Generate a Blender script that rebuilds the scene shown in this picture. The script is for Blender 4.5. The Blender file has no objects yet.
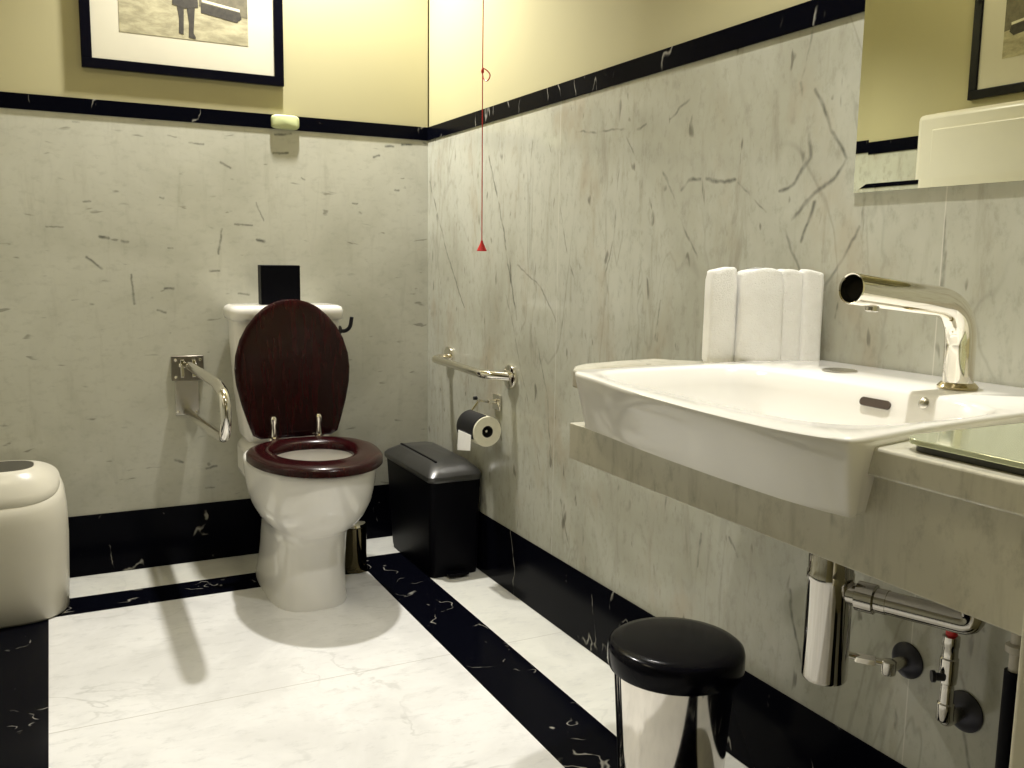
import bpy, bmesh, math
from mathutils import Vector, Matrix
PI = math.pi
S = bpy.context.scene
COL = S.collection

# ------------------------------------------------------------------ camera
cam = bpy.data.objects.new('camera', bpy.data.cameras.new('camera'))
COL.objects.link(cam)
cam.data.sensor_width = 36.0
cam.data.lens = 904.67 * 36.0 / 1024.0
cam.data.clip_start = 0.02
_F = Vector((0.4496, 0.8828, -0.1359)).normalized()
_R = Vector((0.8919, -0.4520, 0.0145)); _R = (_R - _F * _R.dot(_F)).normalized()
_U = _R.cross(_F)
M = Matrix((_R, _U, -_F)).transposed().to_4x4()
M.translation = Vector((-1.2362, -3.1207, 1.03))
cam.matrix_world = M
S.camera = cam

# ------------------------------------------------------------------ world, lamps, exposure
w = bpy.data.worlds.new('world'); S.world = w; w.use_nodes = True
w.node_tree.nodes['Background'].inputs[0].default_value = (1.0, 0.93, 0.78, 1)
w.node_tree.nodes['Background'].inputs[1].default_value = 0.05
S.view_settings.view_transform = 'Standard'
S.view_settings.look = 'None'
S.view_settings.exposure = 0.15
S.view_settings.gamma = 1.0
S.view_settings.use_curve_mapping = False

def spot(name, loc, power, angle, blend, radius=0.025, color=(1, 0.965, 0.89), aim=None):
    d = bpy.data.lights.new(name, 'SPOT'); d.energy = power
    d.spot_size = math.radians(angle); d.spot_blend = blend
    d.shadow_soft_size = radius; d.color = color
    o = bpy.data.objects.new(name, d); COL.objects.link(o); o.location = loc
    if aim: o.rotation_euler = (Vector(aim) - Vector(loc)).to_track_quat('-Z', 'Y').to_euler()
    return o
spot('downlight_toilet', (-0.50, -0.22, 2.54), 180, 122, 0.7, radius=0.04, color=(1, .97, .91))
spot('downlight_basin', (-0.34, -2.10, 2.54), 105, 84, 0.75, color=(1, .975, .92))
def area(name, loc, power, size, color, rot=(0, 0, 0)):
    d = bpy.data.lights.new(name, 'AREA'); d.energy = power; d.size = size; d.color = color
    o = bpy.data.objects.new(name, d); COL.objects.link(o); o.location = loc; o.rotation_euler = rot
    return o
area('ambient_fill', (-1.32, -1.3, 2.53), 5.5, 0.3, (1.0, 0.88, 0.62))  # added soft fill for ambient light and the left wall, not a real fitting
area('corridor_fill', (-0.9, -3.5, 2.5), 1.6, 0.5, (1.0, 0.92, 0.76))  # added weak fill from behind the camera, no actual corridor lamp

# ------------------------------------------------------------------ materials
class NT:
    def __init__(s, name):
        s.m = bpy.data.materials.new(name); s.m.use_nodes = True
        s.t = s.m.node_tree; s.b = s.t.nodes['Principled BSDF']
    def n(s, typ, **kw):
        x = s.t.nodes.new(typ)
        for k, v in kw.items(): setattr(x, k, v)
        return x
    def l(s, a, b): s.t.links.new(a, b)
    def pos(s): return s.n('ShaderNodeNewGeometry').outputs['Position']
    def mapping(s, vec, scale=(1, 1, 1), rot=(0, 0, 0), loc=(0, 0, 0)):
        x = s.n('ShaderNodeMapping'); s.l(vec, x.inputs[0])
        x.inputs['Location'].default_value = loc; x.inputs['Rotation'].default_value = rot
        x.inputs['Scale'].default_value = scale
        return x.outputs[0]
    def noise(s, vec, scale, detail=4, rough=0.55, dist=0.0, out='Fac'):
        x = s.n('ShaderNodeTexNoise'); s.l(vec, x.inputs['Vector'])
        x.inputs['Scale'].default_value = scale; x.inputs['Detail'].default_value = detail
        x.inputs['Roughness'].default_value = rough; x.inputs['Distortion'].default_value = dist
        return x.outputs[out]
    def math(s, op, a, b=None, c=None, clamp=False):
        x = s.n('ShaderNodeMath', operation=op); x.use_clamp = clamp
        for i, v in enumerate((a, b, c)):
            if v is None: continue
            if isinstance(v, (int, float)): x.inputs[i].default_value = v
            else: s.l(v, x.inputs[i])
        return x.outputs[0]
    def ramp(s, v, a, b, c=0.0, d=1.0, smooth=True):
        x = s.n('ShaderNodeMapRange'); x.interpolation_type = 'SMOOTHSTEP' if smooth else 'LINEAR'
        s.l(v, x.inputs[0])
        for i, q in zip((1, 2, 3, 4), (a, b, c, d)): x.inputs[i].default_value = q
        return x.outputs[0]
    def mix(s, f, a, b):
        x = s.n('ShaderNodeMix', data_type='RGBA')
        if isinstance(f, (int, float)): x.inputs[0].default_value = f
        else: s.l(f, x.inputs[0])
        for i, q in ((6, a), (7, b)):
            if isinstance(q, tuple): x.inputs[i].default_value = (*q, 1)
            else: s.l(q, x.inputs[i])
        return x.outputs[2]
    def ridge(s, vec, scale, width, detail=3, dist=0.6):
        f = s.noise(vec, scale, detail, 0.5, dist)
        d = s.math('ABSOLUTE', s.math('SUBTRACT', f, 0.5))
        return s.ramp(d, 0.0, width, 1.0, 0.0)
    def done(s, color, rough=0.3, **kw):
        if isinstance(color, tuple): s.b.inputs['Base Color'].default_value = (*color, 1)
        else: s.l(color, s.b.inputs['Base Color'])
        if isinstance(rough, (int, float)): s.b.inputs['Roughness'].default_value = rough
        else: s.l(rough, s.b.inputs['Roughness'])
        for k, v in kw.items():
            s.b.inputs[k.replace('_', ' ')].default_value = v
        return s.m
    def bump(s, h, strength=0.2, dist=0.002):
        x = s.n('ShaderNodeBump'); s.l(h, x.inputs['Height'])
        x.inputs['Strength'].default_value = strength; x.inputs['Distance'].default_value = dist
        s.l(x.outputs[0], s.b.inputs['Normal'])

def plain(name, col, rough, var=0.06, nscale=6.0, bump=0.0, **kw):
    t = NT(name); p = t.pos(); f = t.noise(p, nscale, 3)
    c = t.mix(t.ramp(f, 0.3, 0.7), tuple(x * (1 - var) for x in col), tuple(min(1, x * (1 + var)) for x in col))
    if bump: t.bump(t.noise(p, 250, 2), bump)
    return t.done(c, rough, **kw)

VEINS_RIGHT =[ (-0.513,1.352,-0.621,1.128,3.0), (-0.621,1.128,-0.714,0.852,3.0), (-0.939,1.244,-0.988,1.098,1.5), (-0.988,1.098,-1.052,0.964,1.5), (-1.245,1.253,-1.236,1.094,1.5), (-1.236,1.094,-1.176,0.948,1.5), (-1.415,1.239,-1.499,1.126,1.8), (-1.499,1.126,-1.578,1.017,1.8), (-1.023,1.363,-1.205,1.349,1.8), (-1.205,1.349,-1.312,1.330,1.8), (-1.312,1.330,-1.351,1.343,1.8), (-1.439,1.345,-1.497,1.373,1.8), (-1.497,1.373,-1.595,1.389,1.8), (-1.495,1.188,-1.522,1.210,3.0), (-1.522,1.210,-1.579,1.206,3.0), (-1.579,1.206,-1.634,1.192,3.0), (-1.634,1.192,-1.664,1.200,3.0), (-1.673,1.193,-1.761,1.132,1.2), (-1.837,1.354,-1.860,1.255,3.0), (-1.860,1.255,-1.868,1.217,3.0), (-1.868,1.217,-1.833,1.182,3.0), (-1.833,1.182,-1.798,1.170,3.0), (-1.873,1.335,-1.919,1.257,3.0), (-1.919,1.257,-1.952,1.209,3.0), (-1.952,1.209,-1.926,1.176,3.0), (-1.926,1.176,-1.882,1.157,3.0), (-1.882,1.157,-1.829,1.111,3.0), (-1.884,1.141,-1.859,1.076,3.0), (-1.854,1.447,-1.837,1.354,1.6), (-1.933,1.437,-1.930,1.368,1.6), (-1.930,1.368,-1.914,1.313,1.6), (-1.988,1.094,-1.958,1.038,2.0), (-1.958,1.038,-1.922,0.992,2.0), (-1.808,1.115,-1.859,1.021,2.0), (-1.268,1.445,-1.276,1.318,1.2), (-1.276,1.318,-1.316,1.266,1.2), (-0.858,1.444,-0.914,1.315,1.2), (-0.914,1.315,-0.962,1.200,1.2), (-0.020,1.307,-0.180,1.054,2.5), (-0.180,1.054,-0.330,0.871,2.5), (-0.721,1.015,-0.877,0.947,2.0), (-0.877,0.947,-0.955,0.868,2.0), (-2.154,1.146,-2.161,1.070,3.5), (-2.161,1.070,-2.162,0.993,3.5), (-2.274,0.547,-2.283,0.482,1.5), (-2.133,0.341,-2.138,0.256,2.0), (-2.138,0.256,-2.167,0.199,2.0), (-2.253,0.404,-2.266,0.319,2.0), (-2.266,0.319,-2.277,0.258,2.0), (-1.875,0.411,-1.888,0.347,2.5), (-1.888,0.347,-1.917,0.284,2.5), (-1.704,0.467,-1.731,0.430,2.0), (-1.613,0.450,-1.602,0.368,2.0), (-0.999,0.369,-1.112,0.141,2.0), (-0.834,0.831,-0.919,0.640,1.5), (-0.919,0.640,-0.950,0.444,1.5), (-0.637,0.939,-0.744,0.735,1.5), (-0.744,0.735,-0.880,0.429,1.5), (-1.430,0.944,-1.406,0.828,1.2) ]
VEINS_BACK =[ (-1.239,1.110,-1.194,1.111,1.5), (-1.150,1.426,-1.133,1.425,1.5), (-1.092,1.082,-1.069,1.080,4.0), (-1.134,1.189,-1.114,1.190,2.0), (-0.723,1.331,-0.691,1.315,3.0), (-0.819,1.387,-0.774,1.386,2.0), (-0.882,1.404,-0.857,1.401,1.5), (-0.553,1.371,-0.505,1.374,3.5), (-0.545,1.430,-0.493,1.437,3.0), (-0.204,1.382,-0.184,1.386,3.5), (-0.160,1.421,-0.131,1.420,3.0), (-0.098,1.430,-0.066,1.432,4.0), (-0.459,1.297,-0.448,1.289,2.0), (-0.126,1.270,-0.111,1.271,3.0), (-0.281,1.217,-0.266,1.218,2.5), (-0.682,1.133,-0.628,1.132,2.5), (-0.725,1.118,-0.738,1.036,2.5), (-0.612,1.084,-0.590,1.079,4.0), (-0.767,0.981,-0.737,0.981,2.5), (-1.007,0.965,-1.001,0.873,2.5), (-1.030,1.070,-1.014,1.068,3.0), (-0.913,1.211,-0.901,1.209,2.0), (-1.134,1.019,-1.091,0.985,3.0), (-0.909,0.922,-0.883,0.922,3.0), (-0.933,0.852,-0.908,0.845,2.5), (-0.677,0.905,-0.644,0.902,2.5), (-0.894,1.051,-0.879,1.051,2.0), (-0.612,1.204,-0.589,1.149,1.5), (-0.896,0.356,-0.872,0.347,3.0), (-0.799,0.320,-0.766,0.324,3.0), (-0.801,0.251,-0.775,0.252,2.0), (-0.128,0.439,-0.101,0.434,2.0) ]
def seg_group():
    g = bpy.data.node_groups.new('vein_segment', 'ShaderNodeTree')
    for nm, ty in (('P', 'NodeSocketVector'), ('A', 'NodeSocketVector'), ('AB', 'NodeSocketVector'), ('Inv', 'NodeSocketFloat'), ('W', 'NodeSocketFloat'), ('S', 'NodeSocketFloat'), ('Prev', 'NodeSocketFloat')):
        g.interface.new_socket(nm, in_out='INPUT', socket_type=ty)
    g.interface.new_socket('F', in_out='OUTPUT', socket_type='NodeSocketFloat')
    i = g.nodes.new('NodeGroupInput'); o = g.nodes.new('NodeGroupOutput'); L = g.links.new
    def vm(op, a, b):
        x = g.nodes.new('ShaderNodeVectorMath'); x.operation = op; L(a, x.inputs[0])
        if b is not None: L(b, x.inputs[3] if op == 'SCALE' else x.inputs[1])
        return x
    ap = vm('SUBTRACT', i.outputs['P'], i.outputs['A']).outputs[0]
    dt = vm('DOT_PRODUCT', ap, i.outputs['AB']).outputs['Value']
    t = g.nodes.new('ShaderNodeMath'); t.operation = 'MULTIPLY'; t.use_clamp = True; L(dt, t.inputs[0]); L(i.outputs['Inv'], t.inputs[1])
    sc = vm('SCALE', i.outputs['AB'], t.outputs[0]).outputs[0]
    df = vm('SUBTRACT', ap, sc).outputs[0]
    ln = vm('LENGTH', df, None).outputs['Value']
    mr = g.nodes.new('ShaderNodeMapRange'); mr.interpolation_type = 'SMOOTHSTEP'
    L(ln, mr.inputs[0]); mr.inputs[1].default_value = 0; L(i.outputs['W'], mr.inputs[2]); L(i.outputs['S'], mr.inputs[3]); mr.inputs[4].default_value = 0
    mx = g.nodes.new('ShaderNodeMath'); mx.operation = 'MAXIMUM'; L(mr.outputs[0], mx.inputs[0]); L(i.outputs['Prev'], mx.inputs[1])
    L(mx.outputs[0], o.inputs[0])
    return g
SEG = seg_group()
def drawn_veins(t, vec, segs, axis, wscale=0.0016):
    prev = None
    for a, b, c, d, wd in segs:
        x = t.n('ShaderNodeGroup'); x.node_tree = SEG
        A = (0, a, b) if axis == 'x' else (a, 0, b)
        D = (0, c - a, d - b) if axis == 'x' else (c - a, 0, d - b)
        t.l(vec, x.inputs['P']); x.inputs['A'].default_value = A; x.inputs['AB'].default_value = D
        x.inputs['Inv'].default_value = 1.0 / max(1e-6, sum(q * q for q in D))
        x.inputs['W'].default_value = wscale * (1.2 + wd); x.inputs['S'].default_value = min(1.0, 0.34 + wd * 0.18)
        if prev is not None: t.l(prev, x.inputs['Prev'])
        prev = x.outputs[0]
    return prev
def wobble(t, p, amt, scale):
    x = t.n('ShaderNodeVectorMath', operation='SUBTRACT'); t.l(t.noise(p, scale, 3, 0.6, 0, 'Color'), x.inputs[0]); x.inputs[1].default_value = (.5, .5, .5)
    y = t.n('ShaderNodeVectorMath', operation='SCALE'); t.l(x.outputs[0], y.inputs[0]); y.inputs[3].default_value = amt
    z = t.n('ShaderNodeVectorMath', operation='ADD'); t.l(p, z.inputs[0]); t.l(y.outputs[0], z.inputs[1])
    return z.outputs[0]
def joint(t, p, axis, places, wd=0.0011):
    s = t.n('ShaderNodeSeparateXYZ'); t.l(p, s.inputs[0]); o = s.outputs['XYZ'.index(axis)]
    prev = None
    for q in places:
        v = t.math('LESS_THAN', t.math('ABSOLUTE', t.math('SUBTRACT', o, q)), wd)
        prev = v if prev is None else t.math('MAXIMUM', prev, v)
    return prev

def marble_wall(name, axis, segs, base=(0.50, 0.50, 0.425), base2=(0.38, 0.375, 0.30), joints=None):
    t = NT(name); p = t.pos()
    c = t.mix(t.ramp(t.noise(p, 2.2, 5, 0.6, 0.5), 0.35, 0.7), base, base2)
    # fine slanting grain
    rot = (math.radians(24), 0, 0) if axis == 'x' else (0, math.radians(75), 0)
    g1 = t.mapping(p, (9, 9, 1.6), rot)
    grain = t.noise(g1, 2.3, 6, 0.65, 0.3)
    c = t.mix(t.math('MULTIPLY', t.ramp(grain, 0.52, 0.78), 0.55 if axis == 'x' else 0.25), c, (0.24, 0.22, 0.16))
    mask = t.ramp(t.noise(p, 1.7, 2), 0.42, 0.62)
    v = t.ridge(t.mapping(p, (2.0, 2.0, 0.75), rot), 1.6, 0.012, 4, 0.8)
    c = t.mix(t.math('MULTIPLY', t.math('MULTIPLY', v, mask), 0.26 if axis == 'x' else 0.05), c, (0.13, 0.13, 0.10))
    if axis == 'x': c = t.mix(t.math('MULTIPLY', t.ramp(t.noise(t.mapping(p, (4, 4, 2.2), rot), 1.3, 4, 0.6), 0.52, 0.72), 0.45), c, (0.36, 0.29, 0.19))
    # fine mottling
    c = t.mix(t.math('MULTIPLY', t.ramp(t.noise(t.mapping(p, (1, 1, .6) if axis == 'x' else (.6, 1, 1), rot if axis == 'x' else (0, 0, 0)), 42, 5, 0.7), 0.48, 0.72), 0.36 if axis == "x" else 0.2), c, (0.22, 0.215, 0.165))
    # short dark flecks
    fl = t.noise(t.mapping(p, (34, 34, 12) if axis == 'x' else (15, 15, 46), rot if axis == 'x' else (0, 0, 0)), 1.0, 2, 0.5, 0.4)
    c = t.mix(t.math('MULTIPLY', t.ramp(fl, 0.66, 0.76), 0.62 if axis == 'x' else .5), c, (0.09, 0.085, 0.065))
    if segs:
        d = drawn_veins(t, wobble(t, p, 0.035 if axis == 'x' else 0.012, 9 if axis == 'x' else 30), segs, axis)
        d = t.math('MULTIPLY', d, t.ramp(t.noise(p, 38, 3), 0.3, 0.62, 0.5, 1.0))
        c = t.mix(t.math('MULTIPLY', d, 0.85), c, (0.06, 0.065, 0.055))
    if joints: c = t.mix(t.math('MULTIPLY', joint(t, p, *joints), 0.55), c, (0.68, 0.66, 0.58))
    return t.done(c, t.ramp(t.noise(p, 5, 3), 0.3, 0.7, 0.10, 0.17), Specular_IOR_Level=0.5)

def region(ya, yb, za, zb):
    return [s_ for s_ in VEINS_RIGHT if yb <= (s_[0] + s_[2]) / 2 < ya and za <= (s_[1] + s_[3]) / 2 < zb]
SLABS = [(0, -.957, 0, 9), (-.957, -1.56, .86, 9), (-1.56, -2.157, .86, 9), (-.957, -2.157, 0, .86), (-2.157, -9, 0, 9)]
MW_RS = [marble_wall('marble_right', 'x', region(*r), joints=('Y', (-0.957, -2.157))) for r in SLABS]
MW_B = marble_wall('marble_back', 'y', VEINS_BACK, base=(0.56, 0.555, 0.47), base2=(0.46, 0.455, 0.375))
MW_O = marble_wall('marble_plain', 'x', None)
MW_V = marble_wall('marble_vanity', 'x', None, base=(0.66, 0.635, 0.53), base2=(0.52, 0.495, 0.40))

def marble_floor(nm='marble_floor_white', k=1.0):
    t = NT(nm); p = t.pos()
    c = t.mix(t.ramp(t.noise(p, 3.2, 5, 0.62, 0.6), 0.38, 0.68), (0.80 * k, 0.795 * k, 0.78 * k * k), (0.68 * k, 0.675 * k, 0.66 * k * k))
    c = t.mix(t.math('MULTIPLY', t.ramp(t.noise(t.mapping(p, (1, 2, 1), (0, 0, .5)), 17, 6, 0.72), 0.50, 0.72), 0.45), c, (0.50, 0.50, 0.49))
    v = t.ridge(t.mapping(p, (1, 1.7, 1), (0, 0, math.radians(35))), 2.2, 0.02, 5, 1.2)
    c = t.mix(t.math('MULTIPLY', t.math('MULTIPLY', v, t.ramp(t.noise(p, 2.0, 2), 0.45, 0.65)), 0.5), c, (0.42, 0.42, 0.40))
    c = t.mix(t.math('MULTIPLY', joint(t, p, 'Y', (-1.037, -2.237), 0.0016), 0.6), c, (0.42, 0.40, 0.36))
    return t.done(c, 0.16)
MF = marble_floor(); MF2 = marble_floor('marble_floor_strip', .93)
def marble_black():
    t = NT('marble_black'); p = t.pos()
    q = wobble(t, p, 0.03, 12)
    v = t.ridge(t.mapping(q, (2.6, 2.6, 0.9), (0.5, 0.4, 0.3)), 3.2, 0.010, 2, 0.15)
    m = t.ramp(t.noise(p, 9.0, 3), 0.53, 0.63)
    c = t.mix(t.math('MULTIPLY', t.math('MULTIPLY', v, m), 0.55), (0.0020, 0.0022, 0.0045), (0.50, 0.48, 0.42))
    sp = t.ramp(t.noise(p, 55, 2), 0.72, 0.80)
    c = t.mix(t.math('MULTIPLY', t.math('MULTIPLY', sp, m), 0.5), c, (0.35, 0.33, 0.3))
    return t.done(c, 0.16, Specular_IOR_Level=0.035)
MB_ = marble_black()
PAINT = plain('paint_yellow', (0.42, 0.385, 0.215), 0.75, 0.03, 1.3)
CEIL = plain('ceiling_white', (0.80, 0.76, 0.66), 0.85, 0.02)
TRIMW = plain('painted_cream', (0.72, 0.68, 0.54), 0.5, 0.03)
PORC = plain('white_porcelain', (0.84, 0.82, 0.77), 0.12, 0.01, Coat_Weight=0.25, Coat_Roughness=0.03)
PLASTW = plain('cream_plastic', (0.66, 0.63, 0.53), 0.28, 0.015)
CHROME = plain('chrome', (0.86, 0.83, 0.76), 0.06, 0.02, Metallic=1.0)
STEEL = plain('brushed_steel', (0.62, 0.60, 0.55), 0.26, 0.05, Metallic=1.0)
SMOKE = plain('dark_chrome', (0.50, 0.48, 0.44), 0.05, 0.02, Metallic=1.0)
STEELB = plain('bin_steel', (0.74, 0.71, 0.66), 0.10, 0.03, Metallic=1.0)
DARKM = plain('dark_metal', (0.05, 0.05, 0.06), 0.38, 0.1, Metallic=0.9)
LIDM = plain('gunmetal', (0.12, 0.12, 0.12), 0.34, 0.1, Metallic=0.85)
BLACK = plain('black_plastic', (0.003, 0.003, 0.005), 0.4, 0.1, Specular_IOR_Level=0.06)
BLACKG = plain('black_gloss', (0.003, 0.003, 0.006), 0.15, 0.1, Specular_IOR_Level=0.1)
HOLLOW_SHADE = plain('hollow_shade', (0.02, 0.018, 0.014), 0.6)  # shade inside tube ends put into the colour
RED = plain('red_plastic', (0.62, 0.012, 0.012), 0.4)
PAPER = plain('toilet_paper', (0.82, 0.79, 0.62), 0.9, 0.03, 60, 0.2)
PAPERW = plain('paper_tail', (0.90, 0.89, 0.86), 0.9, 0.02, 60, 0.2)
MATB = plain('mat_board', (0.58, 0.55, 0.43), 0.85, 0.02)
GREEN = plain('pale_green_plastic', (0.50, 0.54, 0.28), 0.35, 0.02)
MIRROR = plain('mirror_silver', (0.86, 0.88, 0.78), 0.0, 0.0, Metallic=1.0)
TRAYM = plain('tray_glass', (0.60, 0.64, 0.46), 0.08, 0.03, Metallic=0.55)
TRAYSHADE = plain('tray_gap_shade', (0.035, 0.035, 0.025), 0.3)  # gap shadow below the tray put into a dark colour
def wood():
    t = NT('mahogany'); p = t.pos()
    g = t.noise(t.mapping(p, (30, 30, 3)), 2.0, 5, 0.6, 1.0)
    c = t.mix(t.ramp(g, 0.35, 0.7), (0.012, 0.0010, 0.0018), (0.027, 0.0018, 0.0028))
    return t.done(c, 0.25, Coat_Weight=0.12, Coat_Roughness=0.05, Specular_IOR_Level=0.25)
WOOD = wood()
def towel_mat():
    t = NT('terry_towel'); p = t.pos()
    t.bump(t.noise(p, 420, 3, 0.7), 0.9, 0.003)
    return t.done(t.mix(t.noise(p, 60, 3), (0.84, 0.82, 0.76), (0.93, 0.92, 0.87)), 0.95, Sheen_Weight=0.3)
TOWEL = towel_mat()
def print_bg():
    t = NT('photo_ground'); p = t.pos()
    a = t.noise(t.mapping(p, (14, 14, 40)), 1.0, 6, 0.7, 0.3)
    return t.done(t.mix(t.ramp(a, 0.3, 0.7), (0.24, 0.215, 0.125), (0.47, 0.43, 0.27)), 0.6)
PGROUND = print_bg()
PDARK = plain('photo_dark', (0.035, 0.03, 0.02), 0.6, 0.3, 90)
PMID = plain('photo_mid', (0.13, 0.115, 0.07), 0.6, 0.2, 60)
PLIGHT = plain('photo_light', (0.62, 0.58, 0.42), 0.6, 0.1, 60)
BURG = BLACKG

# ------------------------------------------------------------------ mesh helpers
def obj(name, bm, mat, parent=None, smooth=True, angle=35, bev=0.0):
    me = bpy.data.meshes.new(name); bmesh.ops.recalc_face_normals(bm, faces=bm.faces)
    bm.to_mesh(me); bm.free()
    o = bpy.data.objects.new(name, me); COL.objects.link(o)
    for m in (mat if isinstance(mat, (list, tuple)) else [mat]): me.materials.append(m)
    if bev:
        b = o.modifiers.new('bevel', 'BEVEL'); b.width = bev; b.segments = 3; b.limit_method = 'ANGLE'; b.angle_limit = math.radians(40)
    if smooth:
        me.shade_smooth()
        me.set_sharp_from_angle(angle=math.radians(angle))
    if parent: o.parent = parent; o.matrix_parent_inverse = parent.matrix_world.inverted()
    return o
def thing(name, label, cat, loc, group=None):
    o = bpy.data.objects.new(name, None); COL.objects.link(o); o.empty_display_size = 0.05
    o.location = loc; o.matrix_world = Matrix.Translation(loc)
    o['label'] = label; o['category'] = cat
    if group: o['group'] = group
    return o
def tag(o, label, cat, group=None):
    o['label'] = label; o['category'] = cat
    if group: o['group'] = group
    return o
def struct(o): o['kind'] = 'structure'; return o
def box(bm, x0, x1, y0, y1, z0, z1, mi=0):
    v = [bm.verts.new((x, y, z)) for z in (z0, z1) for x, y in ((x0, y0), (x1, y0), (x1, y1), (x0, y1))]
    for f in ((0, 1, 2, 3), (4, 5, 6, 7), (0, 1, 5, 4), (1, 2, 6, 5), (2, 3, 7, 6), (3, 0, 4, 7)):
        bm.faces.new([v[i] for i in f]).material_index = mi
    return bm
def loft(bm, rings, cap0=True, cap1=True, closed=False):
    R = [[bm.verts.new(p) for p in r] for r in rings]; n = len(R[0])
    pairs = list(zip(R, R[1:])) + ([(R[-1], R[0])] if closed else [])
    for a, b in pairs:
        for i in range(n): bm.faces.new((a[i], a[(i + 1) % n], b[(i + 1) % n], b[i]))
    if not closed:
        if cap0: bm.faces.new(R[0])
        if cap1: bm.faces.new(R[-1])
    return R
def circ(c, r, ax, n=24, ry=None):
    ax = Vector(ax).normalized(); u = ax.orthogonal().normalized(); v = ax.cross(u)
    return [Vector(c) + u * (r * math.cos(2 * PI * k / n)) + v * ((ry or r) * math.sin(2 * PI * k / n)) for k in range(n)]
def lathe(bm, c, ax, prof, n=32, cap=True):
    c = Vector(c); ax = Vector(ax).normalized()
    loft(bm, [circ(c + ax * h, max(r, 0.0003), ax, n) for r, h in prof], cap, cap)
    return bm
def smooth_path(pts, rad=0.03, n=8):
    P = [Vector(p) for p in pts]; out = [P[0]]
    for i in range(1, len(P) - 1):
        a, b, c = P[i - 1], P[i], P[i + 1]
        r = min(rad if isinstance(rad, (int, float)) else rad[i - 1], (a - b).length * .49, (c - b).length * .49)
        s = b + (a - b).normalized() * r; e = b + (c - b).normalized() * r
        for k in range(n + 1):
            t = k / n; out.append(s * (1 - t) ** 2 + b * 2 * t * (1 - t) + e * t * t)
    out.append(P[-1]); return out
def tube(bm, pts, r, n=16, rs=None, cap=True):
    P = [Vector(p) for p in pts]; T = []
    for i in range(len(P)):
        T.append((P[min(i + 1, len(P) - 1)] - P[max(i - 1, 0)]).normalized())
    u = T[0].orthogonal().normalized(); rings = []
    for i, p in enumerate(P):
        u = (u - T[i] * u.dot(T[i])).normalized(); v = T[i].cross(u)
        rr = rs[i] if rs else r
        rings.append([p + u * rr * math.cos(2 * PI * k / n) + v * rr * math.sin(2 * PI * k / n) for k in range(n)])
    loft(bm, rings, cap, cap); return bm
def sell(cx, cy, hx, hy, z, e=2.0, n=48, hyf=None):
    """superellipse ring; hyf = half depth towards -y"""
    out = []
    for k in range(n):
        a = 2 * PI * k / n; c, s = math.cos(a), math.sin(a)
        x = math.copysign(abs(c) ** (2 / e), c) * hx
        y = math.copysign(abs(s) ** (2 / e), s) * (hy if s > 0 or hyf is None else hyf)
        out.append(Vector((cx + x, cy + y, z)))
    return out
def N(): return bmesh.new()

# ------------------------------------------------------------------ room
W = -1.6; CZ = 2.6; DB = 1.450; DT = 1.496; BH = 0.200
YF = -2.80           # inner face of the front wall (the doorway)
b = N(); box(b, W - .12, .12, 0.012, .12, 0, CZ, 1); box(b, W, 0, 0, 0.0125, 0, DB, 0); box(b, W, .0, 0.004, 0.0125, DB, CZ, 1)
struct(obj('wall_back', b, [MW_B, PAINT], smooth=False))
b = N(); box(b, .012, .12, YF - .12, .0, 0, CZ, 1); box(b, 0.004, .0125, YF, 0, DB, CZ, 1)
for k_, (ya, yb, za, zb) in enumerate(SLABS): box(b, 0, .0125, max(yb, YF), ya, za, min(zb, DB), k_ + 2)
struct(obj('wall_right', b, [PAINT, PAINT] + MW_RS, smooth=False))
b = N(); box(b, W - .12, W - .012, -4.6, .0, 0, CZ, 1); box(b, W - .0125, W, YF, 0, 0, DB, 0); box(b, W - .0125, W - .004, -4.6, 0, DB, CZ, 1); box(b, W - .0125, W - .004, -4.6, YF, 0, DB, 1)
struct(obj('wall_left', b, [MW_O, PAINT], smooth=False))
b = N(); box(b, -0.64, .12, YF - .12, YF - .001, 0, CZ); box(b, W, -0.64, YF - .12, YF - .001, 2.12, CZ)
struct(obj('wall_front', b, PAINT, smooth=False))
b = N(); box(b, W - .12, .3, -4.72, -4.6, 0, CZ); box(b, .12, .24, -4.6, YF - .12, 0, CZ)
struct(obj('wall_corridor', b, PAINT, smooth=False))
b = N(); box(b, W - .12, .24, -4.72, .12, CZ, CZ + .1)
struct(obj('ceiling', b, CEIL, smooth=False))
# door casing: cream architrave beside and above the doorway
b = N(); box(b, -0.652, -0.56, YF - .001, YF + .05, 0, 2.2); box(b, W, -0.652, YF - .001, YF + .05, 2.11, 2.2)
box(b, -0.652, -0.6405, YF - .12, YF, 0, 2.12)
struct(obj('door_1', b, TRIMW, smooth=False, bev=.004))
# floor: white field inside a black band, white strip along the walls
X = [W, -1.452, -1.287, -0.344, -0.1795, 0.0]; Y = [0.0, -0.194, -0.335]
b = N()
box(b, W - .12, .24, -4.72, .12, -.12, -.02, 0)
def slab(x0, x1, y0, y1, mi): box(b, x0, x1, y0, y1, -.021, 0, mi)
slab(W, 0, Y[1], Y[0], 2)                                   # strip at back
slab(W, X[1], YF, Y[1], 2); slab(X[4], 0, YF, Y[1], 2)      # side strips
slab(X[1], X[4], Y[2], Y[1], 1)                             # black band back
slab(X[1], X[2], YF, Y[2], 1); slab(X[3], X[4], YF, Y[2], 1)
slab(X[2], X[3], YF, Y[2], 0)                               # field
slab(W, .12, -4.6, YF, 0)
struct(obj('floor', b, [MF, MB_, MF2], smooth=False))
def bb(name, *a):
    b = N(); box(b, *a); return struct(obj(name, b, MB_, smooth=False, bev=.001))
bb('baseboard_back', W, 0, -.003, .001, 0.0005, BH)
bb('baseboard_right', -.003, .001, YF, -.003, 0.0005, BH)
bb('baseboard_left', W - .001, W + .003, YF, -.003, 0.0005, BH)
bb('trim_1', W, 0, -.004, .005, DB, DT)
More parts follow.
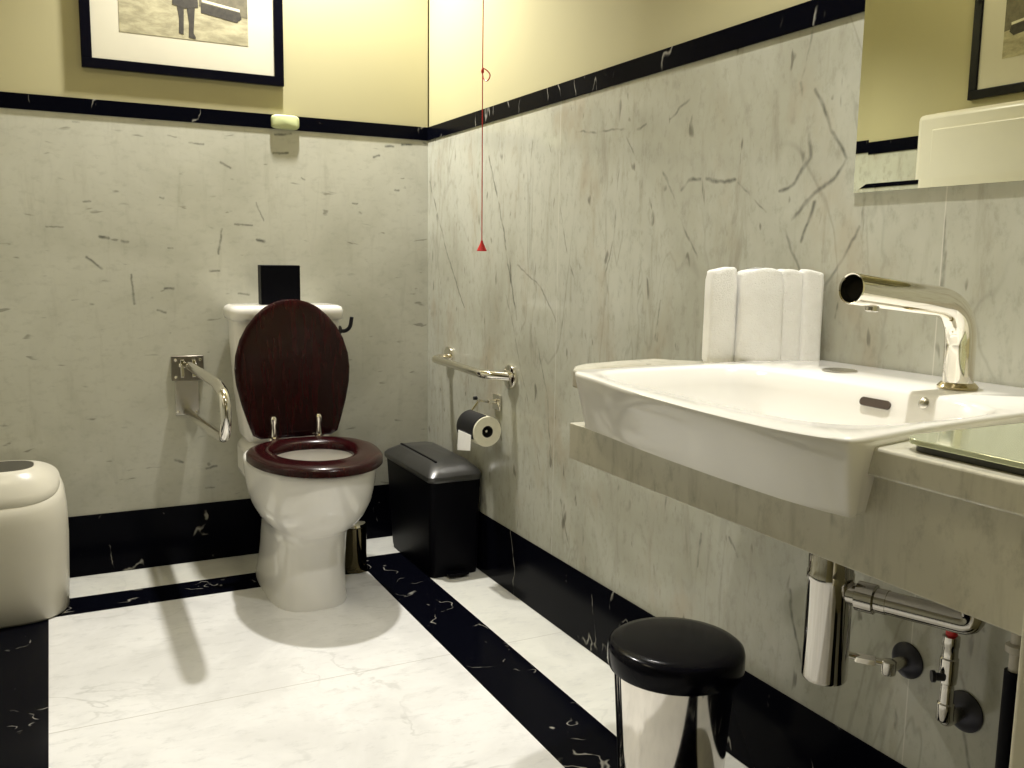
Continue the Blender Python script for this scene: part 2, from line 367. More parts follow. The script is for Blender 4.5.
bb('trim_2', -.004, .005, YF, -.004, DB, DT)
bb('trim_3', W - .005, W + .004, YF, -.004, DB, DT)

# ------------------------------------------------------------------ toilet
TX = -0.555
t = thing('toilet', 'white close-coupled toilet with raised dark mahogany lid against the back wall', 'toilet', (TX, -0.4, 0))
def egg(hw, yb, yf, z, n=64, e=2.0, cx=TX, yc=None):
    yc = yc if yc is not None else yb + (yf - yb) * .42
    return sell(cx, yc, hw, abs(yb - yc), z, e, n, abs(yc - yf))
b = N()
secs = [  # hw, back y, front y, z, exponent
 (.116, -.08, -.598, 0.0, 2.9), (.116, -.08, -.599, .012, 2.9), (.112, -.08, -.595, .03, 2.8), (.108, -.08, -.590, .10, 2.7), (.108, -.08, -.592, .18, 2.6),
 (.111, -.08, -.598, .215, 2.5), (.121, -.09, -.618, .228, 2.3), (.141, -.10, -.656, .248, 2.2), (.160, -.11, -.690, .280, 2.15), (.175, -.12, -.716, .32, 2.1),
 (.184, -.13, -.732, .37, 2.1), (.188, -.14, -.738, .41, 2.1), (.188, -.16, -.738, .425, 2.1), (.182, -.17, -.732, .431, 2.1)]
rings = [egg(h, yb, yf, z, 64, e, yc=-.40, cx=TX - .022 * max(0, 1 - z / .33)) for h, yb, yf, z, e in secs]
inner = [(.128, -.31, -.655, .431), (.122, -.315, -.648, .424), (.125, -.31, -.655, .40), (.112, -.33, -.62, .33), (.085, -.36, -.55, .26), (.05, -.40, -.48, .21)]
rings += [egg(h, yb, yf, z, 64, 2.0, yc=-.44) for h, yb, yf, z in inner]
loft(b, rings)
obj('bowl', b, PORC, t, angle=60)
b = N(); box(b, TX - .15, TX + .15, -.235, -.03, .30, .432)   # shelf that carries the cistern
obj('cistern_shelf', b, PORC, t, bev=.03)
b = N(); loft(b, [sell(TX, -.115, hx, hy, z, 5.5, 56) for hx, hy, z in
  ((.134, .080, .432), (.145, .085, .45), (.152, .089, .52), (.160, .092, .62), (.167, .094, .72), (.171, .095, .80), (.171, .095, .826))])
obj('cistern', b, PORC, t, angle=50)
b = N(); loft(b, [sell(TX, -.115, hx, hy, z, 6, 56) for hx, hy, z in
  ((.173, .098, .826), (.180, .106, .829), (.183, .108, .838), (.183, .108, .856), (.179, .104, .868), (.169, .094, .873))])
obj('cistern_lid', b, PORC, t, angle=60)
# seat ring
b = N(); out = egg(.194, -.285, -.757, 0, 72, 2.1, yc=-.47); inn = egg(.116, -.365, -.635, 0, 72, 2.05, yc=-.47)
prof = [(0, .434), (0, .450), (.10, .459), (.28, .464), (.5, .466), (.75, .463), (.92, .457), (1, .448), (1, .434)]
loft(b, [[Vector((o.x + (i.x - o.x) * f, o.y + (i.y - o.y) * f, z)) for o, i in zip(out, inn)] for f, z in prof], closed=True)
obj('seat', b, WOOD, t, angle=70)['label'] = 'glossy reddish mahogany seat ring'
# raised lid
def lid_pt(u, v, off): return Vector((TX - .006 + u, -.272 + v * .085 - off, .462 + v))
hw = [(0, .112), (.012, .134), (.05, .147), (.11, .165), (.17, .178), (.215, .1815), (.26, .178), (.31, .163), (.35, .141), (.385, .112), (.41, .083), (.426, .052), (.433, .024)]
def lid_ring(sc, off):
    L = [lid_pt(-w * sc, .216 + (v - .216) * sc, off) for v, w in hw]; Rr = [lid_pt(w * sc, .216 + (v - .216) * sc, off) for v, w in reversed(hw)]
    return L + [lid_pt(0, .216 + (.435 - .216) * sc, off)] + Rr
b = N(); loft(b, [lid_ring(s_, o_) for s_, o_ in ((.96, 0), (1, .004), (1, .016), (.975, .020), (.90, .021))])
lo = obj('seat_lid', b, WOOD, t, angle=50)
for sx in (-.079, .063):
    b = N(); hx = TX + sx
    lathe(b, (hx, -.300, .460), (0, 0, 1), [(.017, 0), (.017, .006), (.009, .010), (.007, .045), (.010, .055), (.011, .066), (.006, .074)], 20)
    tube(b, [(hx, -.300, .505), (hx, -.285, .505)], .005, 10)
    obj('hinge', b, CHROME, t)['label'] = 'chrome hinge post'
b = N(); tube(b, smooth_path([(TX + .165, -.17, .79), (TX + .186, -.185, .785), (TX + .200, -.20, .80), (TX + .204, -.205, .835)], .02, 6), .0065, 10)
lathe(b, (TX + .164, -.17, .79), (1, 0, 0), [(.014, 0), (.014, .012), (.008, .016)], 16)
obj('flush_lever', b, DARKM, t)['label'] = 'dark metal flush lever'

# black box on the cistern
b = N(); box(b, -.628, -.500, -.125, -.075, .8735, 1.002)
tag(obj('tissue_box', b, BLACK, bev=.003), 'small square matt black box standing on the toilet cistern', 'box')

# toilet brush
t = thing('toilet_brush', 'small dark chrome toilet brush holder on the floor right of the toilet', 'toilet brush', (-.380, -.30, 0))
b = N(); lathe(b, (-.380, -.30, 0), (0, 0, 1), [(.041, 0.0), (.046, .002), (.046, .012), (.042, .016), (.042, .15), (.039, .153)], 32)
obj('holder', b, plain('smoked_chrome', (.10, .085, .05), .08, .05, Metallic=1.0), t)
b = N(); lathe(b, (-.380, -.30, .153), (0, 0, 1), [(.042, 0), (.038, .008), (.01, .014), (.006, .02), (.006, .19), (.009, .2), (.007, .21)], 20)
obj('handle', b, CHROME, t)

# ------------------------------------------------------------------ hinged rail left of the toilet
t = thing('grab_rail', 'chrome drop-down support rail on a square plate left of the toilet', 'grab rail', (-.85, 0, .66))
b = N(); box(b, -.898, -.797, -.010, -.0005, .622, .703); obj('wall_plate', b, plain('dark_plate', (.26, .24, .20), .3, .1, Metallic=1.0), t, bev=.002)
b = N(); box(b, -.890, -.815, -.007, -.0005, .507, .622); obj('lower_plate', b, STEEL, t, bev=.002)
b = N(); box(b, -.874, -.862, -.045, -.008, .636, .694); box(b, -.838, -.826, -.045, -.008, .636, .694); tube(b, [(-.878, -.03, .675), (-.822, -.03, .675)], .008, 14)
obj('hinge', b, CHROME, t, bev=.002)
b = N()
tube(b, smooth_path([(-.85, -.02, .676), (-.85, -.62, .690), (-.85, -.745, .672), (-.85, -.735, .560), (-.85, -.60, .548), (-.85, -.012, .512)], (.1, .07, .07, .1), 8), .0145, 18)
obj('bar', b, STEELB, t)
for (x, z) in ((-.885, .69), (-.808, .69), (-.882, .519), (-.824, .515), (-.885, .634), (-.808, .634)):
    b = N(); lathe(b, (x, -.006 if z < .6 else -.009, z), (0, -1, 0), [(.005, 0), (.005, .002), (.003, .0035)], 12); obj('screw', b, CHROME, t)

# fixed rail on right wall
t = thing('grab_rail', 'short chrome grab rail fixed to the right wall above the toilet paper', 'grab rail', (0, -.45, .68))
b = N(); tube(b, smooth_path([(-.006, -.215, .690), (-.075, -.240, .690), (-.075, -.66, .684), (-.006, -.692, .678)], (.035, .05), 8), .0135, 18)
obj('bar', b, CHROME, t)
for y, z in ((-.215, .690), (-.692, .678)):
    b = N(); lathe(b, (-.0005, y, z), (-1, 0, 0), [(.037, 0), (.038, .004), (.036, .011), (.022, .014)], 32); obj('flange', b, CHROME, t)

# toilet roll holder and roll
t = thing('toilet_roll_holder', 'chrome wall bracket holding the toilet roll, with a dark hinged cover', 'toilet roll holder', (0, -.58, .58))
b = N(); box(b, -.008, -.0005, -.625, -.575, .562, .612); tube(b, [(-.008, -.60, .59), (-.035, -.60, .59)], .007, 12);
obj('wall_plate', b, CHROME, t, bev=.002)
b = N(); tube(b, [(-.012, -.44, .577), (-.0005, -.44, .577)], .006, 12); obj('stud', b, DARKM, t)
b = N(); tube(b, smooth_path([(-.035, -.60, .59), (-.035, -.533, .585), (-.066, -.533, .545), (-.066, -.533, .508), (-.066, -.655, .508)], .008, 4), .004, 10)
obj('arm', b, CHROME, t)
b = N(); cx, cz = -.066, .508
arc = [(cx + (.0505) * math.cos(a), cz + (.0505) * math.sin(a)) for a in [math.radians(d) for d in range(93, 213, 8)]]
loft(b, [[Vector((x, y, z)) for x, z in arc] + [Vector((cx + (x - cx) * .96, y, cz + (z - cz) * .96)) for x, z in reversed(arc)] for y in (-.54, -.658)])
obj('cover', b, DARKM, t)['label'] = 'dark curved cover flap'
t = thing('toilet_roll', 'cream toilet paper roll with hanging white end on the right wall', 'toilet paper', (cx, -.60, .508))
b = N()
ro, ri = .0460, .0185
loft(b, [circ((cx, y, cz), r, (0, 1, 0), 40) for r, y in ((ro, -.663), (ro + .001, -.66), (ro + .001, -.552), (ro, -.55), (ri, -.55), (ri, -.663))], closed=True)
obj('paper', b, PAPER, t, angle=40)
b = N(); loft(b, [circ((cx, y, cz), r, (0, 1, 0), 24) for r, y in ((.0183, -.6625), (.0183, -.5505), (.0165, -.5505), (.0165, -.6625))], closed=True)
obj('core', b, HOLLOW_SHADE, t)  # core coloured dark for the shade in the roll's hole
b = N(); pts = [(cx - .0512, .500), (cx - .0525, .475), (cx - .054, .452), (cx - .054, .436)]
loft(b, [[Vector((x, -.560, z)), Vector((x, -.655, z + (0.016 if i == 3 else 0))), Vector((x - .0012, -.655, z + (0.016 if i == 3 else 0))), Vector((x - .0012, -.560, z))] for i, (x, z) in enumerate(pts)])
obj('paper_end', b, PAPERW, t)

# ------------------------------------------------------------------ black pedal bin in the corner
t = thing('pedal_bin', 'low rectangular black bin with gunmetal lid in the back right corner', 'bin', (-.1, -.28, 0))
def rr(x0, x1, y0, y1, z, rad=.02, n=6):
    out = []
    for cx_, cy_, a0 in ((x1 - rad, y1 - rad, 0), (x0 + rad, y1 - rad, 90), (x0 + rad, y0 + rad, 180), (x1 - rad, y0 + rad, 270)):
        for k in range(n + 1):
            a = math.radians(a0 + 90 * k / n); out.append(Vector((cx_ + rad * math.cos(a), cy_ + rad * math.sin(a), z)))
    return out
b = N(); loft(b, [rr(-.180, -.014, -.490, -.115, .0), rr(-.183, -.012, -.494, -.11, .02), rr(-.188, -.008, -.502, -.065, .318)])
obj('body', b, BLACK, t)
b = N()
loft(b, [rr(-.190, -.006, -.505, -.055, .319, .022), rr(-.194, -.005, -.509, -.05, .326, .024), rr(-.194, -.005, -.509, -.05, .338, .024), rr(-.186, -.010, -.500, -.06, .350, .03), rr(-.16, -.03, -.46, -.10, .372, .04), rr(-.12, -.07, -.38, -.20, .380, .02)])
obj('lid', b, LIDM, t, angle=25)['label'] = 'gunmetal domed lid'
b = N(); box(b, -.150, -.142, -.445, -.115, .366, .3770); obj('lid_groove', b, BLACK, t, bev=.002)
b = N(); box(b, -.13, -.06, -.525, -.488, .008, .018); obj('pedal', b, BLACK, t, bev=.003)

# ------------------------------------------------------------------ round steel bin
bx, by = -.222, -1.823
t = thing('waste_bin', 'round polished steel waste bin with black lid on the floor below the basin', 'bin', (bx, by, 0))
b = N(); lathe(b, (bx, by, 0), (0, 0, 1), [(.092, .006), (.094, .01), (.1105, .272), (.1105, .282), (.104, .282), (.10, .25)], 56); obj('body', b, STEELB, t)
b = N(); lathe(b, (bx, by, 0), (0, 0, 1), [(.088, 0), (.097, .001), (.098, .016), (.093, .018)], 56); obj('base_ring', b, BLACK, t)
b = N(); lathe(b, (bx, by, 0), (0, 0, 1), [(.110, .277), (.125, .279), (.1275, .286), (.1275, .312), (.1255, .320), (.118, .3255), (.10, .329), (.05, .332), (.0, .333)], 56); obj('lid', b, BLACKG, t, angle=40)
b = N(); tube(b, [(bx - .1105, by + .035, .274), (bx - .0945, by + .030, .02)], .0022, 8); obj('seam', b, BLACK, t)

# ------------------------------------------------------------------ white bin at the left edge
t = thing('sanitary_bin', 'cream white plastic swing-top bin in the back left corner', 'bin', (-1.405, -.24, 0))
wx, wy = -1.396, -.225
def bring(hx, hy, z, slope=0):
    r = sell(wx, wy, hx, hy, z, 2.7, 64)
    for p in r: p.z += slope * (p.y - wy)
    return r
b = N(); loft(b, [bring(.158, .138, 0), bring(.165, .145, .008), bring(.169, .149, .10), bring(.173, .152, .22), bring(.172, .151, .30, .1), bring(.167, .147, .345, .22), bring(.158, .139, .370, .26), bring(.150, .131, .374, .26)])
obj('body', b, PLASTW, t, angle=50)
b = N(); loft(b, [bring(.154, .135, .368, .26), bring(.157, .138, .378, .26), bring(.149, .130, .390, .2), bring(.132, .114, .407, .1), bring(.112, .096, .420, .03), bring(.098, .083, .4265), bring(.092, .078, .427), bring(.090, .076, .420)])
obj('lid', b, PLASTW, t, angle=50)
b = N(); loft(b, [bring(.091, .077, .420), bring(.091, .077, .4262)])
obj('opening_shade', b, plain('opening_dark', (.05, .047, .035), .5), t)['label'] = 'dark grey sheet standing for the shade in the top opening'  # dark sheet near the rim, painted shade of the open top

# ------------------------------------------------------------------ basin, worktop, vanity panel
BZ = .860
top = [(0, -1.895), (-.14, -1.897), (-.30, -1.900), (-.44, -1.903), (-.497, -1.908), (-.517, -1.922), (-.526, -1.950), (-.534, -2.01), (-.551, -2.10), (-.5615, -2.20), (-.568, -2.30), (-.568, -2.40), (-.558, -2.455), (-.549, -2.477), (-.545, -2.4885), (-.538, -2.4925), (-.52, -2.4918), (-.50, -2.488), (-.40, -2.471), (-.25, -2.455), (-.12, -2.447), (0, -2.444), (0, -2.40), (0, -2.34), (0, -2.27), (0, -2.20), (0, -2.13), (0, -2.06), (0, -2.0), (0, -1.94)]
top = [(min(x, -.0055), y) for x, y in top]
def catmull(P, k=3, closed=True):
    out = []; n = len(P)
    for i in range(n):
        p0, p1, p2, p3 = [Vector((*P[(i + j) % n], 0)) for j in (-1, 0, 1, 2)]
        if i == n - 1: out.append(p1); break
        if i == 0: p0 = p1
        if i == n - 2: p3 = p2
        for j in range(k):
            s = j / k
            out.append(.5 * ((2 * p1) + (p2 - p0) * s + (2 * p0 - 5 * p1 + 4 * p2 - p3) * s * s + (3 * p1 - p0 - 3 * p2 + p3) * s ** 3))
    return out
TOPO = catmull(top)
cx0, cy0 = -.27, -2.18
def off(P, d, z, dz=0):
    """inset ring towards the inside by distance d"""
    n = len(P); out = []
    for i in range(n):
        a, c = P[(i - 1) % n], P[(i + 1) % n]; tn = (c - a); tn.z = 0; tn.normalize(); nr = Vector((-tn.y, tn.x, 0))
        if nr.dot(Vector((cx0, cy0, 0)) - P[i]) < 0: nr = -nr
        q = P[i] + nr * d; q.z = z; q.x = min(q.x, -.0055); out.append(q)
    return out
def drf(f, z, k=1.0):
    '''outline drawn in towards the bottom edge: f = 0 at the rim, 1 at the bottom edge; k shrinks the hidden underside'''
    out = []
    for p in TOPO:
        x = abs(p.x); xb = .495 + (x - .5) * .5 if x > .5 else x * .99
        yb = -2.2 + (p.y + 2.2) * (.95 if p.y > -2.2 else .936)
        out.append(Vector((min(-.0055, -(x + (xb - x) * f) * k), -2.2 + ((p.y + (yb - p.y) * f) + 2.2) * k, z)))
    return out
def inner_ring(sc, z):
    """bowl ring with as many points as the outline, matched by angle"""
    out = []; c = Vector((-.352, -2.185))
    for p in TOPO:
        a = math.atan2(p.y - c.y, p.x - c.x)
        e = 4.5; hx, hy = .165 * sc, .262 * sc
        r = 1 / ((abs(math.cos(a)) / hx) ** e + (abs(math.sin(a)) / hy) ** e) ** (1 / e)
        out.append(Vector((c.x + r * math.cos(a), c.y + r * math.sin(a), z)))
    return out
t = thing('washbasin', 'white semi-recessed porcelain washbasin with curved front on the right wall', 'washbasin', (-.28, -2.18, .78))
b = N()
loft(b, [drf(1, .70, .74), drf(1, .7715, .80), drf(1.05, .7715, .985), drf(1.03, .7725), drf(1, .777), drf(.7, .80), drf(.35, .828), drf(.03, .853), off(TOPO, .0006, .858), off(TOPO, .0035, BZ),
  inner_ring(1.0, BZ - .001), inner_ring(.965, BZ - .006), inner_ring(.93, BZ - .03), inner_ring(.86, BZ - .075), inner_ring(.7, BZ - .098), inner_ring(.35, BZ - .106), inner_ring(.08, BZ - .110)])
obj('bowl', b, PORC, t, angle=60)
b = N(); lathe(b, (-.107, -2.068, BZ - .0005), (0, 0, 1), [(.0275, 0), (.0275, .002), (.025, .0032)], 32); obj('tap_hole_cover', b, STEEL, t)['label'] = 'round grey tap hole cover'
b = N()
def slot(bm, c, ux, vx, L, R, dep):
    c = Vector(c); ux = Vector(ux).normalized(); vx = Vector(vx).normalized(); nn = ux.cross(vx)
    ring = []
    for k in range(24):
        a = 2 * PI * k / 24; q = ux * (R * math.cos(a) + math.copysign(L, math.cos(a))) + vx * R * math.sin(a); ring.append(q)
    loft(bm, [[c + q + nn * d for q in ring] for d in (-dep, dep)])
slot(b, (-.1985, -2.222, .8355), (0, 1, 0), (.35, 0, .94), .020, .0062, .0025); obj('overflow', b, plain('overflow_dark', (.07, .05, .04), .4), t)['label'] = 'dark overflow slot'
b = N(); lathe(b, (-.193, -2.300, .846), (-.94, 0, .35), [(.008, 0), (.008, .004), (.005, .006)], 16); obj('chain_stay', b, STEEL, t)
b = N(); lathe(b, (-.352, -2.185, BZ - .110), (0, 0, 1), [(.03, 0), (.03, .003), (.022, .005)], 28); obj('drain', b, CHROME, t)

# worktop (marble) around the basin
WT = .8475
def slab_thing(outl, label):
    b = N(); n = len(outl)
    v0 = [b.verts.new((x, y, WT - .031)) for x, y in outl]; v1 = [b.verts.new((x, y, WT)) for x, y in outl]
    b.faces.new(v0); b.faces.new(v1)
    for i in range(n): b.faces.new((v0[i], v0[(i + 1) % n], v1[(i + 1) % n], v1[i]))
    return tag(obj('worktop', b, MW_V, bev=.0035), label, 'worktop')
slab_thing([(-.5, -2.4655), (-.5, YF + .002), (-.0045, YF + .002), (-.0045, -2.449), (-.25, -2.456)], 'thick pale marble worktop slab right of the washbasin, carrying the tray')
slab_thing([(-.0045, -1.893), (-.0045, -1.80), (-.14, -1.79), (-.19, -1.75), (-.215, -1.712), (-.30, -1.722), (-.39, -1.742), (-.425, -1.768), (-.452, -1.808), (-.458, -1.85), (-.448, -1.899)], 'narrow rounded marble ledge behind the far side of the washbasin, under the towels')
# apron panel, returning to the wall at its left end
b = N()
TZ_ = WT - .0315
prof = [(YF + .002, .706), (-1.857, .706), (-1.857, .766), (-2.4545, .766), (-2.4545, TZ_), (YF + .002, TZ_)]
loft(b, [[Vector((x, y, z)) for y, z in prof] for x in (-.485, -.462)])
box(b, -.462, -.0045, -1.882, -1.857, .706, .766)
tag(obj('apron', b, MW_V, smooth=False, bev=.0015), 'pale marble apron panel running under the washbasin and worktop', 'panel')

# tap
t = thing('faucet', 'chrome tubular tap with open slanting spout on the right of the washbasin', 'tap', (-.104, -2.28, BZ))
path = smooth_path([(-.104, -2.28, BZ + .004), (-.106, -2.28, .977), (-.322, -2.28, 1.000)], .062, 14)
b = N(); tube(b, path, .0205, 32, cap=False)
e0, e1 = path[-1], (path[-1] - path[-2]).normalized()
ln = len(b.verts)
loft(b, [circ(e0, .0205, e1, 32), circ(e0 + e1 * .002, .0198, e1, 32), circ(e0 + e1 * .001, .0182, e1, 32), circ(e0 - e1 * .05, .0180, e1, 32)], False, True)
obj('spout', b, CHROME, t, angle=50)
b = N(); lathe(b, e0 - e1 * .046, e1, [(.0178, 0), (.0178, .002)], 24); obj('spout_shade', b, HOLLOW_SHADE, t)  # dark disc stands for the shade deep inside the spout
b = N(); lathe(b, (-.104, -2.28, BZ), (0, 0, 1), [(.026, 0), (.027, .003), (.024, .007), (.0215, .009)], 32); obj('base_ring', b, plain('brass_ring', (.60, .52, .34), .15, Metallic=1.0), t)
b = N(); lathe(b, (-.283, -2.28, .979), (-.1, 0, -1), [(.009, 0), (.009, .008), (.006, .0095)], 20); lathe(b, (-.300, -2.281, .981), (-.1, 0, -1), [(.004, 0), (.004, .004)], 12); obj('nozzle', b, STEEL, t)

# towels
def towel(c, w_, d_, h_, rot, label, lean=0.0, seed=0):
    b = N(); rings = []
    cr, sr = math.cos(rot), math.sin(rot)
    for k, f in enumerate((0, .015, .05, .12, .3, .5, .7, .88, .96, .985, 1.0)):
        q = min(1, .80 + 6.5 * f if f < .03 else 1.0) if f < .5 else (1.0 if f < .95 else (.93 if f < .99 else .80))
        bul = 1 + .035 * math.sin(PI * f + seed) + .012 * math.sin(9 * f + seed)
        ring = sell(0, 0, w_ / 2 * q * bul, d_ / 2 * q * bul, 0, 4.0, 36)
        rings.append([Vector((c[0] + p.x * cr - p.y * sr + lean * f, c[1] + p.x * sr + p.y * cr, c[2] + h_ * f + (.003 * math.sin(p.x * 90 + seed) if f > .9 else 0))) for p in ring])
    loft(b, rings)
    return tag(obj('towel', b, TOWEL, angle=80), label, 'towel', 'folded white hand towels on the basin corner')
r0 = -.42; TZ = WT + .0005
towel((-.166, -1.838, TZ), .050, .054, .172, r0, 'folded white hand towel, leftmost of the row standing behind the basin', 0, .3)
towel((-.1105, -1.872, TZ), .080, .070, .172, r0, 'widest folded white hand towel, second from left in the row on the basin', .002, 1.2)
towel((-.0585, -1.892, TZ), .046, .052, .170, r0, 'narrow folded white hand towel, third from left in the row on the basin', 0, 2.1)
towel((-.0285, -1.916, TZ), .040, .044, .170, -.42, 'folded white hand towel, rightmost of the row and nearest the tap', 0, 3.0)

# tray on the worktop
t = thing('vanity_tray', 'pale green glossy glass tray above its painted gap shadow on the marble worktop', 'tray', (-.36, -2.65, WT))
b = N(); loft(b, [rr(-.484, -.16, -2.775, -2.500, z, .025) for z in (WT + .007, WT + .013)]); obj('plate', b, TRAYM, t, bev=.0012)
b = N(); loft(b, [rr(-.478, -.166, -2.77, -2.506, z, .022) for z in (WT, WT + .007)]); obj('base', b, TRAYSHADE, t)['label'] = 'dark slab standing for the gap shadow under the tray'  # fills the gap under the plate with its shadow as a dark slab

# ------------------------------------------------------------------ plumbing under the basin
t = thing('bottle_trap', 'chrome bottle trap with thick horizontal waste pipe under the washbasin', 'waste trap', (-.26, -2.21, .42))
ux, uy = -.260, -2.218
b = N(); lathe(b, (ux, uy, .433), (0, 0, 1), [(.024, 0), (.030, .002), (.032, .006), (.032, .150), (.033, .152), (.033, .162), (.0315, .164), (.0315, .20), (.034, .202), (.034, .216), (.024, .22), (.018, .27)], 36); obj('body', b, SMOKE, t, angle=40)
b = N(); lathe(b, (ux + .010, uy - .025, .570), (.40, -1, 0), [(.016, 0), (.016, .012), (.021, .014), (.021, .038), (.017, .04), (.0175, .055)], 28); obj('coupling', b, SMOKE, t)
b = N(); tube(b, smooth_path([(ux + .030, uy - .075, .570), (ux + .070, uy - .175, .570), (ux + .071, uy - .178, .70)], .012, 6), .0165, 24); obj('waste_pipe', b, SMOKE, t)
t = thing('supply_valve', 'chrome supply pipe and elbow with round wall cover behind the bottle trap', 'valve', (0, -2.153, .383))
b = N(); lathe(b, (-.0005, -2.153, .383), (-1, 0, 0), [(.030, 0), (.030, .003), (.022, .010), (.012, .012)], 32); obj('wall_cover', b, DARKM, t)
b = N(); tube(b, [(-.01, -2.153, .383), (-.045, -2.150, .378)], .010, 16); lathe(b, (-.042, -2.150, .366), (0, 0, 1), [(.011, 0), (.012, .002), (.012, .022), (.009, .024)], 16); obj('elbow', b, STEEL, t)
b = N(); tube(b, smooth_path([(-.042, -2.150, .384), (-.075, -2.120, .388), (-.14, -2.09, .41), (-.19, -2.11, .44), (-.235, -2.19, .46)], .03, 6), .0058, 12); obj('supply_pipe', b, CHROME, t)
b = N(); lathe(b, (-.058, -2.136, .385), (-.72, .62, .1), [(.009, 0), (.009, .03), (.0075, .032)], 6); obj('nut', b, CHROME, t)
t = thing('supply_valve', 'vertical chrome isolating valve with red top and dark wall cover, under worktop', 'valve', (0, -2.262, .345))
b = N(); lathe(b, (-.0005, -2.262, .345), (-1, 0, 0), [(.032, 0), (.032, .003), (.023, .010), (.012, .012)], 32); obj('wall_cover', b, DARKM, t)
vx, vy = -.055, -2.268
b = N(); tube(b, smooth_path([(-.01, -2.262, .345), (vx, vy, .343), (vx, vy, .40)], .012, 6), .0098, 16); obj('elbow', b, STEEL, t)
b = N(); lathe(b, (vx, vy, .345), (0, 0, 1), [(.011, 0), (.0125, .003), (.0125, .028), (.0105, .03), (.0095, .06), (.0125, .062), (.0135, .075), (.0135, .10), (.0115, .102), (.0115, .118), (.0125, .12), (.0125, .135), (.008, .137)], 20); obj('valve_body', b, SMOKE, t)
b = N(); lathe(b, (vx - .012, vy - .002, .418), (-.8, .6, 0), [(.006, 0), (.006, .012), (.009, .013), (.009, .018)], 14); obj('spindle', b, DARKM, t)
b = N(); lathe(b, (vx, vy, .482), (0, 0, 1), [(.0085, 0), (.0085, .016), (.006, .018)], 16); obj('red_sleeve', b, RED, t)['label'] = 'red sleeve'
b = N(); tube(b, smooth_path([(vx, vy, .50), (vx, vy, .60), (-.10, -2.275, .74)], .05, 6), .0055, 12); obj('supply_pipe', b, STEEL, t)
t = thing('insulated_pipe', 'white pipe with collars and black sleeve rising at right under the worktop', 'pipe', (-.1, -2.385, 0))
b = N(); tube(b, [(-.08, -2.385, .0005), (-.08, -2.385, .48)], .0125, 18); obj('black_sleeve', b, BLACK, t)
b = N(); tube(b, [(-.08, -2.385, .48), (-.08, -2.385, .80)], .008, 16)
for z in (.505, .535): lathe(b, (-.08, -2.385, z), (0, 0, 1), [(.009, 0), (.014, .003), (.014, .012), (.009, .015)], 18)
obj('white_pipe', b, plain('white_pipe', (.62, .58, .50), .35), t)

# ------------------------------------------------------------------ mirror (bevelled) on the right wall
t = thing('mirror', 'large frameless mirror on the right wall above the washbasin', 'mirror', (0, -2.3, 1.5))
y0, y1, z0, z1 = -1.978, -2.76, 1.1515, 2.05; bw = .026
b = N()
fr = -.0050; pr = bw * math.tan(math.radians(1.15))
def q4(x, m): k = m * .52; return [Vector((x, y0 - m, z0 + k)), Vector((x, y1 + m, z0 + k)), Vector((x, y1 + m, z1 - k)), Vector((x, y0 - m, z1 - k))]
loft(b, [q4(-.0008, 0), q4(fr - pr, 0), q4(fr, bw)])
obj('glass', b, MIRROR, t, smooth=False)

# ------------------------------------------------------------------ framed photographs
def picture(t, P):
    """P(u, z, d): u to the right along the wall, d away from wall"""
    def bx(bm, u0, u1, z0, z1, d0, d1, mi=0):
        v = [bm.verts.new(P(u, z, d)) for d in (d0, d1) for u, z in ((u0, z0), (u1, z0), (u1, z1), (u0, z1))]
        for f in ((0, 1, 2, 3), (4, 5, 6, 7), (0, 1, 5, 4), (1, 2, 6, 5), (2, 3, 7, 6), (3, 0, 4, 7)): bm.faces.new([v[i] for i in f]).material_index = mi
    wd, ht, fw = .606, .74, .030
    b = N(); bx(b, 0, wd, 0, fw, .001, .018); bx(b, 0, wd, ht - fw, ht, .001, .018); bx(b, 0, fw, fw, ht - fw, .001, .018); bx(b, wd - fw, wd, fw, ht - fw, .001, .018)
    obj('frame', b, BLACKG, t, smooth=False, bev=.0015)
    b = N(); bx(b, fw - .002, wd - fw + .002, fw - .002, ht - fw + .002, .002, .010); obj('mat_board', b, MATB, t, smooth=False)
    u0, u1, v0, v1 = .110, .494, .116, .62
    b = N(); bx(b, u0, u1, v0, v1, .010, .0108, 0)
    def poly(pts, d, mi):
        lo = [b.verts.new(P(u0 + x, v0 + z, .0108)) for x, z in pts]; hi = [b.verts.new(P(u0 + x, v0 + z, .0108 + d)) for x, z in pts]
        b.faces.new(lo).material_index = mi; b.faces.new(hi).material_index = mi
        for i in range(len(pts)): b.faces.new((lo[i], lo[(i + 1) % len(pts)], hi[(i + 1) % len(pts)], hi[i])).material_index = mi
    # far wall of the yard, standing figure in coat and trousers, parked car
    poly([(0, .20), (.384, .17), (.384, .504), (0, .504)], .0002, 2)
    poly([(.235, .105), (.384, .085), (.384, .19), (.34, .215), (.27, .215), (.245, .17), (.235, .15)], .0004, 2)
    poly([(.243, .118), (.36, .102), (.36, .110), (.243, .126)], .0006, 3)
    poly([(.240, .085), (.35, .068), (.365, .082), (.36, .10), (.24, .115)], .0006, 1)
    poly([(.172, .016), (.186, .012), (.189, .10), (.192, .17), (.168, .17), (.168, .10), (.174, .06)], .0006, 1)
    poly([(.201, .006), (.222, .003), (.222, .009), (.216, .02), (.222, .10), (.222, .17), (.196, .17), (.197, .10), (.203, .05)], .0006, 1)
    poly([(.155, .10), (.192, .092), (.232, .10), (.226, .25), (.215, .285), (.170, .285), (.157, .25)], .0008, 1)
    poly([(.180, .285), (.206, .285), (.208, .325), (.193, .338), (.178, .325)], .0008, 1)
    obj('photo_print', b, [PGROUND, PDARK, PMID, PLIGHT], t, smooth=False)['label'] = 'sepia photograph of legs in dark trousers beside a parked car'
t = thing('framed_picture', 'black-framed sepia photograph with wide cream mat hanging above the toilet', 'picture', (-.82, 0, 1.587))
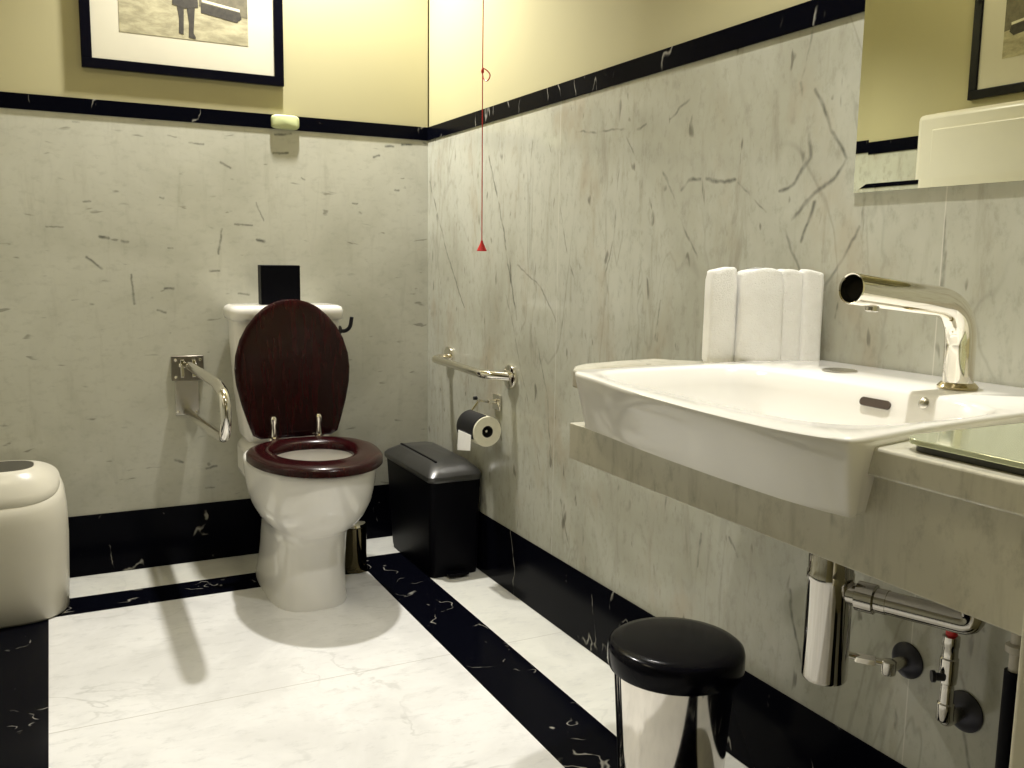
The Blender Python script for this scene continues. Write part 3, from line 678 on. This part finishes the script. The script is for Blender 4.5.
picture(t, lambda u, z, d: Vector((-1.121 + u, -d + .004, 1.587 + z)))
t = thing('framed_picture', 'black-framed picture with cream mat on the left wall, seen in the mirror', 'picture', (W, -1.3, 1.587))
picture(t, lambda u, z, d: Vector((W - .004 + d, -1.585 + u, 1.590 + z)))

# baby changing station on the left wall
t = thing('changing_station', 'cream fold-down baby changing unit on left wall, seen in the mirror', 'changing station', (W, -1.3, .95))
b = N(); box(b, W + .0045, W + .045, -1.80, -.862, 1.0, 1.560); obj('back_shell', b, PLASTW, t, bev=.015)
b = N(); box(b, W + .046, W + .12, -1.79, -.870, 1.01, 1.546); obj('folding_table', b, PLASTW, t, bev=.02)
b = N(); box(b, W + .12, W + .128, -1.72, -.94, 1.07, 1.49); obj('front_panel', b, PLASTW, t, bev=.006)

# pale sensor on the black dado
b = N(); loft(b, [[Vector((p.x, -.004 - d, p.y)) for p in sell(-.513, 1.473, .0465 * s_, .0235 * s_, 0, 4.5, 40)] for s_, d in ((1, .0005), (1, .008), (.95, .013), (.8, .016))])
tag(obj('wall_sensor', b, GREEN, angle=60), 'small pale yellow-green rounded box mounted on the black dado strip', 'sensor')

# red emergency pull cord
t = thing('pull_cord', 'thin red emergency pull cord with knot and small red triangular handle', 'pull cord', (-.2, -.89, 1.06))
CX, CY = -.20, -.890
b = N(); tube(b, [(CX, CY, CZ - .002), (CX, CY, 1.5), (CX, CY - .006, 1.075)], .0014, 8); obj('cord', b, RED, t)
b = N(); tube(b, smooth_path([(CX, CY - .001, 1.526), (CX + .006, CY - .012, 1.520), (CX + .012, CY - .026, 1.506), (CX + .004, CY - .022, 1.488), (CX, CY - .004, 1.498), (CX, CY, 1.512)], .01, 5), .0016, 8)
lathe(b, (CX, CY, 1.512), (0, 0, 1), [(.002, 0), (.004, .004), (.004, .009), (.002, .013)], 12); obj('knot', b, RED, t)
b = N(); lathe(b, (CX, CY - .006, 1.052), (0, 0, 1), [(.013, 0), (.0135, .002), (.004, .022), (.003, .028)], 20); obj('handle', b, RED, t)
b = N(); lathe(b, (CX, CY, CZ - .03), (0, 0, 1), [(.01, 0), (.03, .004), (.034, .0295)], 28); obj('ceiling_switch', b, PLASTW, t)
